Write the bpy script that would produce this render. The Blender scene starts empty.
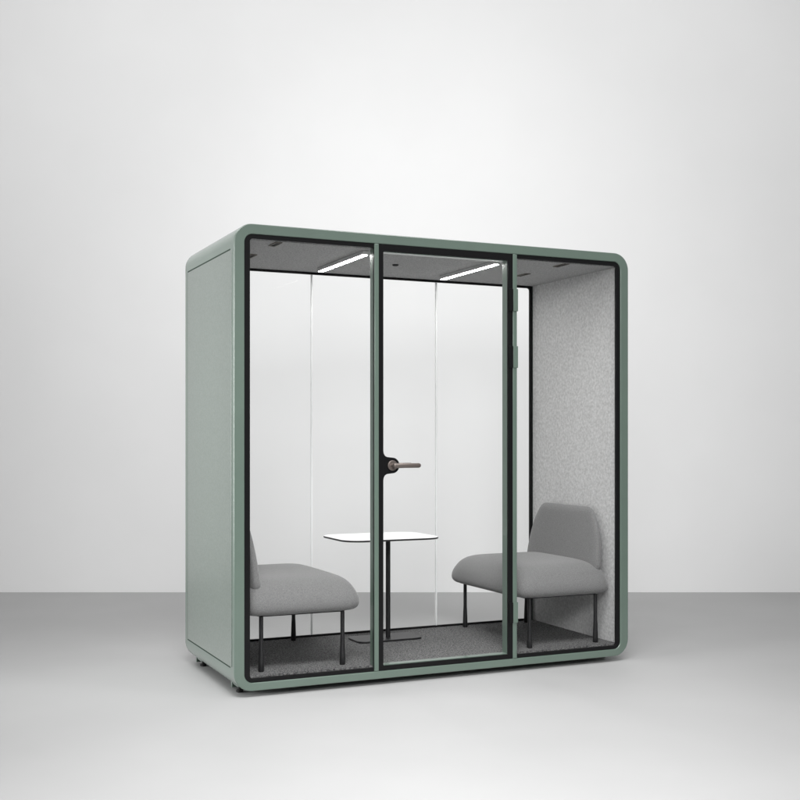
import bpy, bmesh, math, random
from mathutils import Vector
random.seed(7)
S = bpy.context.scene
COL = S.collection
R = math.radians
# ------------------------------------------------------------------ camera
# the booth stands square to the axes (x along its front, y into its depth);
# the camera and the backdrop wall are turned by YAW
YAW = R(24.57)
CAM = Vector((-1.569, -5.3815, 1.25))
FWD = Vector((math.sin(YAW), math.cos(YAW), 0)); RGT = Vector((math.cos(YAW), -math.sin(YAW), 0))
cd = bpy.data.cameras.new('camera'); cam = bpy.data.objects.new('camera', cd); COL.objects.link(cam)
cam.location = CAM; cam.rotation_euler = (R(90), 0, -YAW)
cd.sensor_width = 36; cd.lens = 36*1136/800; cd.shift_y = 37.0/800; cd.clip_end = 200; cd.clip_start = .1
S.camera = cam
FLOOR = -0.032
# ------------------------------------------------------------------ light
W = bpy.data.worlds.new('World'); S.world = W; W.use_nodes = True
bg = W.node_tree.nodes['Background']; bg.inputs[0].default_value = (1, 1, 1, 1); bg.inputs[1].default_value = .34
S.view_settings.view_transform = 'Standard'; S.view_settings.look = 'None'
S.view_settings.exposure = 0; S.view_settings.gamma = 1
def place(r, f, z): return CAM + RGT*r + FWD*f + Vector((0, 0, z - CAM.z))
def lamp(name, kind, loc, target, energy, **kw):
    l = bpy.data.lights.new(name, kind); l.energy = energy
    for k, v in kw.items(): setattr(l, k, v)
    o = bpy.data.objects.new(name, l); COL.objects.link(o); o.location = loc
    o.rotation_euler = (Vector(target)-Vector(loc)).to_track_quat('-Z', 'Y').to_euler()
    return o
# studio lamps: a wall washer, a floor softbox over the set, and a side softbox
lamp('wall_spot_left', 'SPOT', place(-2.3, 4.7, 4.9), place(-1.5, 9.38, 3.0), 410, spot_size=R(140), spot_blend=.9, shadow_soft_size=.6)
lamp('wall_spot_right', 'SPOT', place(1.9, 4.7, 4.9), place(1.2, 9.38, 3.0), 410, spot_size=R(140), spot_blend=.9, shadow_soft_size=.6)
lamp('wall_spot_centre', 'SPOT', place(.1, 5.2, 4.7), place(.15, 9.38, 1.7), 175, spot_size=R(80), spot_blend=1, shadow_soft_size=.5)
lamp('overhead_softbox', 'AREA', place(0, 2.9, 4.8), place(.1, 3.8, 0), 108, shape='RECTANGLE', size=2.4, size_y=1.0, spread=R(90))
lamp('side_softbox', 'AREA', (-3.6, 1.3, 1.5), (0, .35, 1.15), 24, shape='RECTANGLE', size=1.0, size_y=2.4, spread=R(55))
lamp('front_softbox', 'AREA', place(.3, .5, 2.9), (1.3, .3, .3), 22, shape='RECTANGLE', size=2.5, size_y=1.2, spread=R(60))

# ------------------------------------------------------------------ materials
def mat(name, col, rough=.5, metal=0, spec=.5, coat=0):
    m = bpy.data.materials.new(name); m.use_nodes = True
    b = m.node_tree.nodes['Principled BSDF']
    b.inputs['Base Color'].default_value = (*col, 1); b.inputs['Roughness'].default_value = rough
    b.inputs['Metallic'].default_value = metal; b.inputs['Specular IOR Level'].default_value = spec
    b.inputs['Coat Weight'].default_value = coat
    return m
def noisy(m, c1, c2, scale, detail=3, lo=.35, hi=.65, bump=0, bscale=None, dist=.002, stretch=None, nrough=.5):
    nt = m.node_tree; N = nt.nodes; L = nt.links; b = N['Principled BSDF']
    tc = N.new('ShaderNodeTexCoord'); src = tc.outputs['Object']
    if stretch:
        mp = N.new('ShaderNodeMapping'); mp.inputs['Scale'].default_value = stretch
        L.new(src, mp.inputs[0]); src = mp.outputs[0]
    n = N.new('ShaderNodeTexNoise'); n.inputs['Scale'].default_value = scale; n.inputs['Detail'].default_value = detail
    n.inputs['Roughness'].default_value = nrough
    L.new(src, n.inputs['Vector'])
    cr = N.new('ShaderNodeValToRGB'); cr.color_ramp.elements[0].position = lo; cr.color_ramp.elements[1].position = hi
    cr.color_ramp.elements[0].color = (*c1, 1); cr.color_ramp.elements[1].color = (*c2, 1)
    L.new(n.outputs['Fac'], cr.inputs[0]); L.new(cr.outputs[0], b.inputs['Base Color'])
    if bump:
        n2 = N.new('ShaderNodeTexNoise'); n2.inputs['Scale'].default_value = bscale or scale*2; n2.inputs['Detail'].default_value = 2
        L.new(src, n2.inputs['Vector'])
        bp = N.new('ShaderNodeBump'); bp.inputs['Strength'].default_value = bump; bp.inputs['Distance'].default_value = dist
        L.new(n2.outputs['Fac'], bp.inputs['Height']); L.new(bp.outputs[0], b.inputs['Normal'])
    return m
M = {}
g = (.101, .146, .118)
M['green'] = noisy(mat('green_powder_coat', g, .36, spec=.7, coat=1), tuple(c*.97 for c in g), tuple(c*1.03 for c in g), 6, bump=.12, bscale=700, dist=.0004)
M['panel'] = noisy(mat('green_side_panel', g, .38, spec=.7, coat=1), (.116, .146, .126), (.152, .186, .163), 110, bump=.4, bscale=260, dist=.0008)
for k in ('green', 'panel'): M[k].node_tree.nodes['Principled BSDF'].inputs['Coat Roughness'].default_value = .25
M['trim_green'] = noisy(mat('green_extrusion', g, .4, spec=.6, coat=.5), tuple(c*.97 for c in g), tuple(c*1.03 for c in g), 6)
M['groove'] = mat('groove_shade', (.035, .05, .04), .7, spec=.1)  # dark colour stands in for the shade in the panel groove
M['black'] = mat('black_border', (.0055, .0055, .006), .35, spec=.2)
M['blackmetal'] = mat('black_metal', (.012, .012, .013), .42, spec=.4)
M['rubber'] = mat('black_rubber', (.008, .008, .008), .7)
M['lever'] = mat('bronze_grey_metal', (.20, .17, .155), .38, metal=.75)
M['felt'] = noisy(mat('light_felt', (.4,)*3, .95, spec=.1), (.42,)*3, (.66,)*3, 64, detail=5, lo=.3, hi=.7, bump=.5, bscale=160, dist=.003, nrough=.65)
M['ceil'] = noisy(mat('grey_felt', (.2,)*3, .95, spec=.1), (.28,)*3, (.50,)*3, 150, detail=4, bump=.4, bscale=200, dist=.002)
M['carpet'] = noisy(mat('charcoal_carpet', (.1,)*3, .98, spec=.05), (.025,)*3, (.29,)*3, 120, detail=5, lo=.36, hi=.66, bump=1, bscale=260, dist=.006, nrough=.7)
M['fabric'] = noisy(mat('grey_upholstery', (.2,)*3, .92, spec=.15), (.125,)*3, (.20,)*3, 220, detail=4, lo=.3, hi=.7, bump=.6, bscale=500, dist=.0012)
M['fabric'].node_tree.nodes['Principled BSDF'].inputs['Sheen Weight'].default_value = .25
M['white'] = mat('white_laminate', (.86, .86, .86), .35)
M['tablebottom'] = mat('black_edge', (.012, .012, .012), .5)
M['seam'] = mat('clear_joint', (.93, .94, .94), .3)
_n = M['seam'].node_tree; _b = _n.nodes['Principled BSDF']; _t = _n.nodes.new('ShaderNodeBsdfTranslucent'); _t.inputs[0].default_value = (.97, .98, .98, 1)
_m = _n.nodes.new('ShaderNodeMixShader'); _m.inputs[0].default_value = .3
_n.links.new(_b.outputs[0], _m.inputs[1]); _n.links.new(_t.outputs[0], _m.inputs[2]); _n.links.new(_m.outputs[0], _n.nodes['Material Output'].inputs[0])
M['housing'] = mat('aluminium_housing', (.55, .55, .55), .4)
M['dark'] = mat('vent_dark', (.012, .011, .010), .8)
M['trim'] = mat('vent_trim', (.12, .108, .085), .5, metal=.3)
M['floor'] = noisy(mat('studio_floor', (.6,)*3, .55, spec=.25), (.385,)*3, (.40,)*3, 1.2, bump=.03, bscale=90, dist=.001)
M['wall'] = noisy(mat('studio_wall', (.8,)*3, .9, spec=.1), (.81,)*3, (.825,)*3, 1.5, bump=.08, bscale=60, dist=.001)
def led():
    m = bpy.data.materials.new('lit_diffuser'); m.use_nodes = True; b = m.node_tree.nodes['Principled BSDF']
    b.inputs['Base Color'].default_value = (.9, .9, .9, 1); b.inputs['Emission Color'].default_value = (1, .99, .97, 1)
    b.inputs['Emission Strength'].default_value = 70
    return m
M['led'] = led()
def glass():
    m = bpy.data.materials.new('clear_glass'); m.use_nodes = True; nt = m.node_tree; nt.nodes.clear()
    o = nt.nodes.new('ShaderNodeOutputMaterial'); mx = nt.nodes.new('ShaderNodeMixShader')
    t = nt.nodes.new('ShaderNodeBsdfTransparent'); t.inputs[0].default_value = (.997, .998, .9975, 1)
    gl = nt.nodes.new('ShaderNodeBsdfGlossy'); gl.inputs['Roughness'].default_value = .02
    lw = nt.nodes.new('ShaderNodeFresnel'); lw.inputs[0].default_value = 1.05
    nt.links.new(lw.outputs[0], mx.inputs[0]); nt.links.new(t.outputs[0], mx.inputs[1]); nt.links.new(gl.outputs[0], mx.inputs[2])
    nt.links.new(mx.outputs[0], o.inputs[0])
    return m
M['glass'] = glass()

# ------------------------------------------------------------------ helpers
def obj(name, bm, m, parent=None, smooth=False, bevel=0, seg=2, sub=0):
    me = bpy.data.meshes.new(name); bmesh.ops.recalc_face_normals(bm, faces=bm.faces[:]); bm.to_mesh(me); bm.free()
    for k in (m if isinstance(m, (list, tuple)) else [m]): me.materials.append(k)
    o = bpy.data.objects.new(name, me); COL.objects.link(o)
    if parent: o.parent = parent
    if bevel:
        b = o.modifiers.new('bevel', 'BEVEL'); b.width = bevel; b.segments = seg; b.limit_method = 'ANGLE'; b.angle_limit = R(40); b.harden_normals = False
    if sub:
        s = o.modifiers.new('sub', 'SUBSURF'); s.levels = sub; s.render_levels = sub
    if smooth or bevel:
        for p in me.polygons: p.use_smooth = True
        if not sub: me.set_sharp_from_angle(angle=R(35))
    return o
def box(bm, x0, x1, y0, y1, z0, z1, mi=0):
    v = [bm.verts.new(p) for p in [(x0,y0,z0),(x1,y0,z0),(x1,y1,z0),(x0,y1,z0),(x0,y0,z1),(x1,y0,z1),(x1,y1,z1),(x0,y1,z1)]]
    for f in [(0,3,2,1),(4,5,6,7),(0,1,5,4),(1,2,6,5),(2,3,7,6),(3,0,4,7)]:
        bm.faces.new([v[i] for i in f]).material_index = mi
def rrect(x0, x1, z0, z1, r, n=12):
    """rounded rectangle; r = radius or (bottom-left, bottom-right, top-right, top-left)"""
    if not isinstance(r, (tuple, list)): r = (r,)*4
    out = []
    for (cx, cz, a0, rr) in [(x0, z0, 180, r[0]), (x1, z0, 270, r[1]), (x1, z1, 0, r[2]), (x0, z1, 90, r[3])]:
        sx = 1 if cx == x0 else -1; sz = 1 if cz == z0 else -1
        for i in range(n+1):
            a = R(a0 + 90*i/n); q = max(rr, .0004)
            out.append((cx+sx*q+q*math.cos(a), cz+sz*q+q*math.sin(a)))
    return out
def ring(bm, outer, inner, y0, y1):
    n = len(outer)
    A = [[bm.verts.new((x, y, z)) for x, z in c] for c in (outer, inner) for y in (y0, y1)]
    of, ob, inf, inb = A
    for i in range(n):
        j = (i+1) % n
        for q in ((of[i], of[j], inf[j], inf[i]), (ob[j], ob[i], inb[i], inb[j]), (of[j], of[i], ob[i], ob[j]), (inf[i], inf[j], inb[j], inb[i])):
            bm.faces.new(q)
def prism(bm, contour, y0, y1):
    a = [bm.verts.new((x, y0, z)) for x, z in contour]; b = [bm.verts.new((x, y1, z)) for x, z in contour]
    bm.faces.new(a); bm.faces.new(b[::-1])
    for i in range(len(a)):
        j = (i+1) % len(a); bm.faces.new((a[j], a[i], b[i], b[j]))
def plate(bm, contour, z0, z1):            # contour in x,y
    a = [bm.verts.new((x, y, z0)) for x, y in contour]; b = [bm.verts.new((x, y, z1)) for x, y in contour]
    f1 = bm.faces.new(a[::-1]); f2 = bm.faces.new(b); s = []
    for i in range(len(a)):
        j = (i+1) % len(a); s.append(bm.faces.new((a[i], a[j], b[j], b[i])))
    return f1, f2, s
def loft(bm, sections, cap=True):          # sections: list of closed point loops
    L = [[bm.verts.new(p) for p in s] for s in sections]
    for a, b in zip(L, L[1:]):
        for i in range(len(a)):
            j = (i+1) % len(a); bm.faces.new((a[i], a[j], b[j], b[i]))
    if cap: bm.faces.new(L[0][::-1]); bm.faces.new(L[-1])
def circle(c, r, axis, n=24):
    out = []
    for i in range(n):
        a = 2*math.pi*i/n; u, v = r*math.cos(a), r*math.sin(a)
        out.append({'x': (c[0], c[1]+u, c[2]+v), 'y': (c[0]+u, c[1], c[2]+v), 'z': (c[0]+u, c[1]+v, c[2])}[axis])
    return out
def turned(bm, pts, axis='z', n=24):       # pts: (centre, radius)
    loft(bm, [circle(c, r, axis, n) for c, r in pts])
def thing(name, label, cat, loc, group=None):
    o = bpy.data.objects.new(name, None); COL.objects.link(o); o.location = loc; o.empty_display_size = .2
    o['label'] = label; o['category'] = cat
    if group: o['group'] = group
    return o
BM = bmesh.new

# ------------------------------------------------------------------ setting: floor and backdrop wall
bm = BM()
wl = 9.38
ps = [place(-12, wl, FLOOR), place(12, wl, FLOOR), place(12, -6, FLOOR), place(-12, -6, FLOOR)]
bm.faces.new([bm.verts.new(p) for p in ps])
fl = obj('floor', bm, M['floor']); fl['kind'] = 'structure'
bm = BM()
q = [place(-12, wl, FLOOR-.1), place(12, wl, FLOOR-.1), place(12, wl+.15, FLOOR-.1), place(-12, wl+.15, FLOOR-.1)]
a = [bm.verts.new(p) for p in q]; b = [bm.verts.new(p+Vector((0, 0, 8))) for p in q]
bm.faces.new(a[::-1]); bm.faces.new(b)
for i in range(4): bm.faces.new((a[i], a[(i+1) % 4], b[(i+1) % 4], b[i]))
wa = obj('backdrop_wall', bm, M['wall']); wa['kind'] = 'structure'

# ------------------------------------------------------------------ the booth
BW, BH, BD = 2.331, 2.299, .975
booth = thing('acoustic_booth', 'sage green soundproof glass booth with rounded corners and closed central glass door', 'office booth', (0, 0, 0))
IN = (.054, BW-.054, .040, 2.249)
bm = BM(); ring(bm, rrect(0, BW, 0, BH, .095, 16), rrect(*IN, .043, 16), 0, BD)
obj('shell', bm, M['green'], booth, bevel=.004, seg=3)
# side panels; dark strips paint the shade of a groove along three edges
for side in (0, 1):
    f = (lambda x: x) if side == 0 else (lambda x: BW-x)
    def sbox(bm, x0, x1, *a): 
        u, v = sorted((f(x0), f(x1))); box(bm, u, v, *a)
    y0, y1, z0, z1 = .035, .918, .113, 2.177
    bm = BM(); sbox(bm, -.0035, .004, y0, y1-.009, z0+.006, z1-.006)
    p = obj('side_panel', bm, M['panel'], booth, bevel=.0015)
    bm = BM()
    sbox(bm, -.0008, .003, y0+.03, y1, z0-.0025, z0+.005); sbox(bm, -.0008, .003, y0+.03, y1, z1-.005, z1+.0025)
    sbox(bm, -.0008, .003, y1-.008, y1+.006, z0+.005, z1-.005)
    obj('groove_shade', bm, M['groove'], p)
# linings
CZ, FZ = 2.225, .068
bm = BM(); box(bm, .056, BW-.056, .030, .945, CZ, 2.2485); obj('ceiling_lining', bm, M['ceil'], booth)
bm = BM(); box(bm, .056, BW-.056, .030, .945, .0405, FZ); obj('carpet', bm, M['carpet'], booth)
for x0, x1 in ((.0545, .062), (BW-.062, BW-.0545)):
    bm = BM(); box(bm, x0, x1, .030, .945, FZ+.0005, CZ-.0005); obj('wall_lining', bm, M['felt'], booth)
# mullions
MX = ((.747, .772), (1.569, 1.595))
for x0, x1 in MX:
    bm = BM(); box(bm, x0, x1, -.0005, .060, .0405, 2.2485)
    obj('mullion', bm, M['trim_green'], booth, bevel=.003, seg=3)
# front windows: dark printed border is the part, the glass its sub-part
GY0, GY1 = .007, .017
def window(x0, x1, ix0, ix1, ro, ri, z0=.0405, z1=2.2485, iz0=.0605, iz1=2.2265, y0=GY0, y1=GY1, name='front_window', m=None):
    bm = BM(); ring(bm, rrect(x0, x1, z0, z1, ro), rrect(ix0, ix1, iz0, iz1, ri), y0-.0015, y1+.0015)
    w = obj(name, bm, M['black'], booth, bevel=.0006, seg=1)
    bm = BM(); prism(bm, rrect(ix0-.0003, ix1+.0003, iz0-.0003, iz1+.0003, ri), y0+.001, y1-.001)
    obj('glass', bm, M['glass'], w)
    return w
window(.0545, .7465, .083, .7455, (.0425, 0, 0, .0425), (.014, 0, 0, .014))
window(1.5955, BW-.0545, 1.5965, 2.250, (0, .0425, .0425, 0), (0, .014, .014, 0))
# door: green frame behind a glass sheet with a black printed border
DX0, DX1 = .7725, 1.5685
bm = BM(); ring(bm, rrect(DX0+.001, DX1-.001, .0415, 2.2475, 0), rrect(.799, 1.5375, .0685, 2.2095, .003), .012, .062)
door = obj('door', bm, M['trim_green'], booth, bevel=.0015)
bm = BM(); ring(bm, rrect(DX0, DX1, .041, 2.248, .002), rrect(.798, 1.5385, .0655, 2.2125, .005), .002, .0115)
# rounded tab of the border behind the handle
HX, HZ = .848, 1.102
obj('border', bm, M['black'], door, bevel=.0006, seg=1)
bm = BM()
tab = []
for i in range(9):                        # lower fillet
    a = R(180 - 90*i/8 * .72); tab.append((.7985+.026+.026*math.cos(a), HZ-.068+.026*math.sin(a)))
tab = [(.7975, HZ-.078), (.8005, HZ-.062), (.807, HZ-.051), (.818, HZ-.0445), (.835, HZ-.0425)]
for i in range(17):
    a = R(-90+180*i/16); tab.append((HX+.0005+.041*math.cos(a), HZ+.041*math.sin(a)))
tab += [(.835, HZ+.0425), (.818, HZ+.0445), (.807, HZ+.051), (.8005, HZ+.062), (.7975, HZ+.078)]
prism(bm, tab, .0025, .0110); obj('handle_plate', bm, M['black'], door)
bm = BM(); prism(bm, rrect(.7978, 1.5387, .0653, 2.2127, .005), .0035, .0095); obj('glass', bm, M['glass'], door)
bm = BM()
for s in (-1, 1):                         # rose, neck and lever outside and inside
    yb = .002 if s < 0 else .012
    yy = lambda d: yb + s*d
    turned(bm, [((HX, yy(0), HZ), .027), ((HX, yy(.007), HZ), .027), ((HX, yy(.009), HZ), .025)], 'y', 32)
    turned(bm, [((HX, yy(.008), HZ), .0125), ((HX, yy(.050), HZ), .0125), ((HX, yy(.053), HZ), .011)], 'y', 24)
    turned(bm, [((HX-.013, yy(.046), HZ), .010), ((HX-.010, yy(.046), HZ), .0128), ((HX+.02, yy(.046), HZ), .0128), ((HX+.132, yy(.046), HZ), .0122), ((HX+.140, yy(.046), HZ), .008)], 'x', 20)
obj('handle', bm, M['lever'], door, bevel=.001)
for z0, z1 in ((1.937, 2.058), (1.628, 1.746), (.235, .347)):
    bm = BM(); box(bm, 1.5445, 1.5683, -.0045, .0015, z0, z1, 0)
    box(bm, 1.5695, 1.5985, -.0055, -.0012, z0, z1, 1); box(bm, 1.5955, 1.5985, -.0012, .0045, z0, z1, 1)
    obj('hinge', bm, [M['black'], M['trim_green']], door, bevel=.001)
# rear window: three panes with clear joints
rw = window(.0625, BW-.0625, .087, 2.246, .004, .018, FZ+.0005-.028, CZ+.0235, .080, 2.211, .947, .957, 'rear_window')
for x in (.751, 1.573):
    bm = BM(); box(bm, x-.0045, x+.0045, .9455, .9585, .0795, 2.2115); obj('joint', bm, M['seam'], rw, bevel=.001)
# ceiling fittings
for x in (.738, 1.526):
    bm = BM(); box(bm, x-.0175, x+.0175, .095, .775, 2.203, CZ-.0005); h = obj('ceiling_light', bm, M['housing'], booth, bevel=.002)
    bm = BM(); plate(bm, rrect(x-.0145, x+.0145, .098, .772, .012), 2.2022, 2.2032); obj('diffuser', bm, M['led'], h)
for x in (.243, 1.938):
    for y in (.035, .45):
        bm = BM(); ring(bm, [(p[0], p[1]) for p in rrect(x-.018, x+.018, y, y+.12, .003, 3)], [(p[0], p[1]) for p in rrect(x-.013, x+.013, y+.005, y+.115, .002, 3)], -.0, .004)
        for v in bm.verts: v.co = Vector((v.co.x, v.co.z, CZ-.0045+v.co.y))
        vt = obj('ceiling_vent', bm, M['trim'], booth)
        bm = BM(); box(bm, x-.0128, x+.0128, y+.0052, y+.1148, CZ-.0025, CZ-.0005); obj('opening', bm, M['dark'], vt)
bm = BM(); turned(bm, [((1.078, .47, CZ-.0005), .018), ((1.078, .47, CZ-.007), .017), ((1.078, .47, CZ-.010), .010)]); obj('sensor', bm, M['blackmetal'], booth)
# feet: a cross rail under each end with a levelling pad in front of it at either side
for y in (.150, .862):
    for x in (.074, BW-.074):
        u0, u1 = (.058, .42) if x < 1 else (BW-.42, BW-.058)
        bm = BM(); box(bm, u0, u1, y+.082, y+.104, -.025, .012)
        box(bm, x-.012, x+.012, y-.012, y+.0815, -.006, .012)
        ft = obj('foot', bm, M['green'], booth, bevel=.001)
        bm = BM(); turned(bm, [((x, y, FLOOR), .018), ((x, y, FLOOR+.011), .018), ((x, y, FLOOR+.014), .008), ((x, y, -.004), .008)]); obj('pad', bm, M['rubber'], ft)

# ------------------------------------------------------------------ lounge chair (front towards +x, origin under the middle of the seat)
def superloop(a0, a1, b, z, n=56, e=4.0, crown=0):
    pts = []
    for i in range(n):
        t = 2*math.pi*i/n; c, s = math.cos(t), math.sin(t)
        u = math.copysign(abs(c)**(2/e), c); v = math.copysign(abs(s)**(2/e), s)
        pts.append((u*(a1 if u > 0 else a0), b*v, z))
    return pts
def make_chair(loc, label):
    t = thing('lounge_chair', label, 'lounge chair', loc, None)
    # seat: x -.31 .. .31, y +-.445, bulging low and rounded over the top
    prof = [(.350, .075, .060, 7), (.351, .045, .040, 7), (.357, .020, .018, 6.5), (.370, .004, .005, 6), (.390, 0, 0, 6), (.412, .002, .003, 6), (.436, .008, .012, 5.8), (.460, .019, .028, 5.6),
            (.482, .033, .042, 5.4), (.500, .050, .062, 5.2), (.514, .072, .086, 5.0), (.524, .100, .118, 4.8), (.530, .14, .165, 4.6), (.533, .19, .24, 4.4), (.534, .27, .37, 4)]
    bm = BM(); loft(bm, [superloop(.322-a*.5, .322-a, .448-b, z-FZ, 64, e*1.35) for z, a, b, e in prof])
    obj('seat', bm, M['fabric'], t, smooth=True, sub=1)
    # backrest: leaning, tapering upwards, rounded top corners and soft edges
    levels = []
    def half(z):    # half width at height z
        P = [(.45, .395), (.55, .390), (.65, .371), (.72, .347), (.77, .318), (.80, .298), (.82, .280), (.832, .262), (.838, .245), (.8395, .23)]
        for (z0, h0), (z1, h1) in zip(P, P[1:]):
            if z <= z1: return h0+(h1-h0)*(z-z0)/(z1-z0)
        return .23
    bm = BM(); secs = []
    for z in (.45, .50, .55, .60, .65, .69, .72, .745, .77, .786, .80, .811, .82, .827, .832, .836, .838, .8395):
        xf = -.207 - .048*((z-.5)/.335)             # front face
        th = .080 - .030*((z-.5)/.335)
        top = max(0, (z-.79)/.05); k = math.sqrt(max(0, 1-min(1, top)**2.4))
        th2 = max(th*k, .012); xc = xf - th/2
        hw = half(z); loop = []
        for i in range(48):
            a = 2*math.pi*i/48; c, s = math.cos(a), math.sin(a)
            u = math.copysign(abs(c)**(2/2.6), c); v = math.copysign(abs(s)**(2/6), s)
            loop.append((xc+th2/2*u, hw*v, z-FZ))
        secs.append(loop)
    loft(bm, secs); obj('backrest', bm, M['fabric'], t, smooth=True, sub=1)
    # thin steel frame under the seat
    bm = BM(); plate(bm, rrect(-.245, .240, -.395, .395, .05), .345-FZ, .3505-FZ); obj('frame', bm, M['blackmetal'], t, bevel=.001)
    for x in (-.226, .214):
        for y in (-.385, .385):
            bm = BM(); turned(bm, [((x, y, .345-FZ), .0108), ((x, y, .20-FZ), .0108), ((x, y, .165-FZ), .0125), ((x, y, .11-FZ), .0145), ((x, y, .004), .0150), ((x, y, .0003), .0130)], 'z', 20)
            obj('leg', bm, M['blackmetal'], t, smooth=True)
    return t
c1 = make_chair((.399, .495, FZ), 'grey armless upholstered chair at the left end, its backrest hidden by the booth frame')
def copy_tree(o, parent=None):
    c = o.copy(); COL.objects.link(c); c.parent = parent
    for ch in list(o.children): copy_tree(ch, c)
    return c
c2 = copy_tree(c1); c2.location = (1.950, .488, FZ); c2.rotation_euler = (0, 0, math.pi)
c2['label'] = 'grey armless upholstered chair at the right end, full backrest showing against the pale felt wall'
for c in (c1, c2): c['group'] = 'facing lounge chairs inside the booth'

# ------------------------------------------------------------------ small table
tb = thing('side_table', 'small table with white rounded top on slim black pedestal between the two chairs', 'table', (1.13, .69, FZ))
TZ = .680-FZ
bm = BM()
f1, f2, s = plate(bm, rrect(.752-1.13, 1.348-1.13, .385-.69, .845-.69, .11, 10), TZ-.0105, TZ)
f2.material_index = 0; f1.material_index = 1
for k in s: k.material_index = 1
obj('tabletop', bm, [M['white'], M['tablebottom']], tb, bevel=.002)
bm = BM(); turned(bm, [((0, 0, .010), .020), ((0, 0, .013), .0138), ((0, 0, TZ-.02), .0138), ((0, 0, TZ-.0109), .05)], 'z', 24); obj('pedestal', bm, M['blackmetal'], tb, smooth=True)
bm = BM(); plate(bm, rrect(-.215, .195, -.085, .125, .05, 8), .0005, .011); obj('base', bm, M['blackmetal'], tb, bevel=.002)
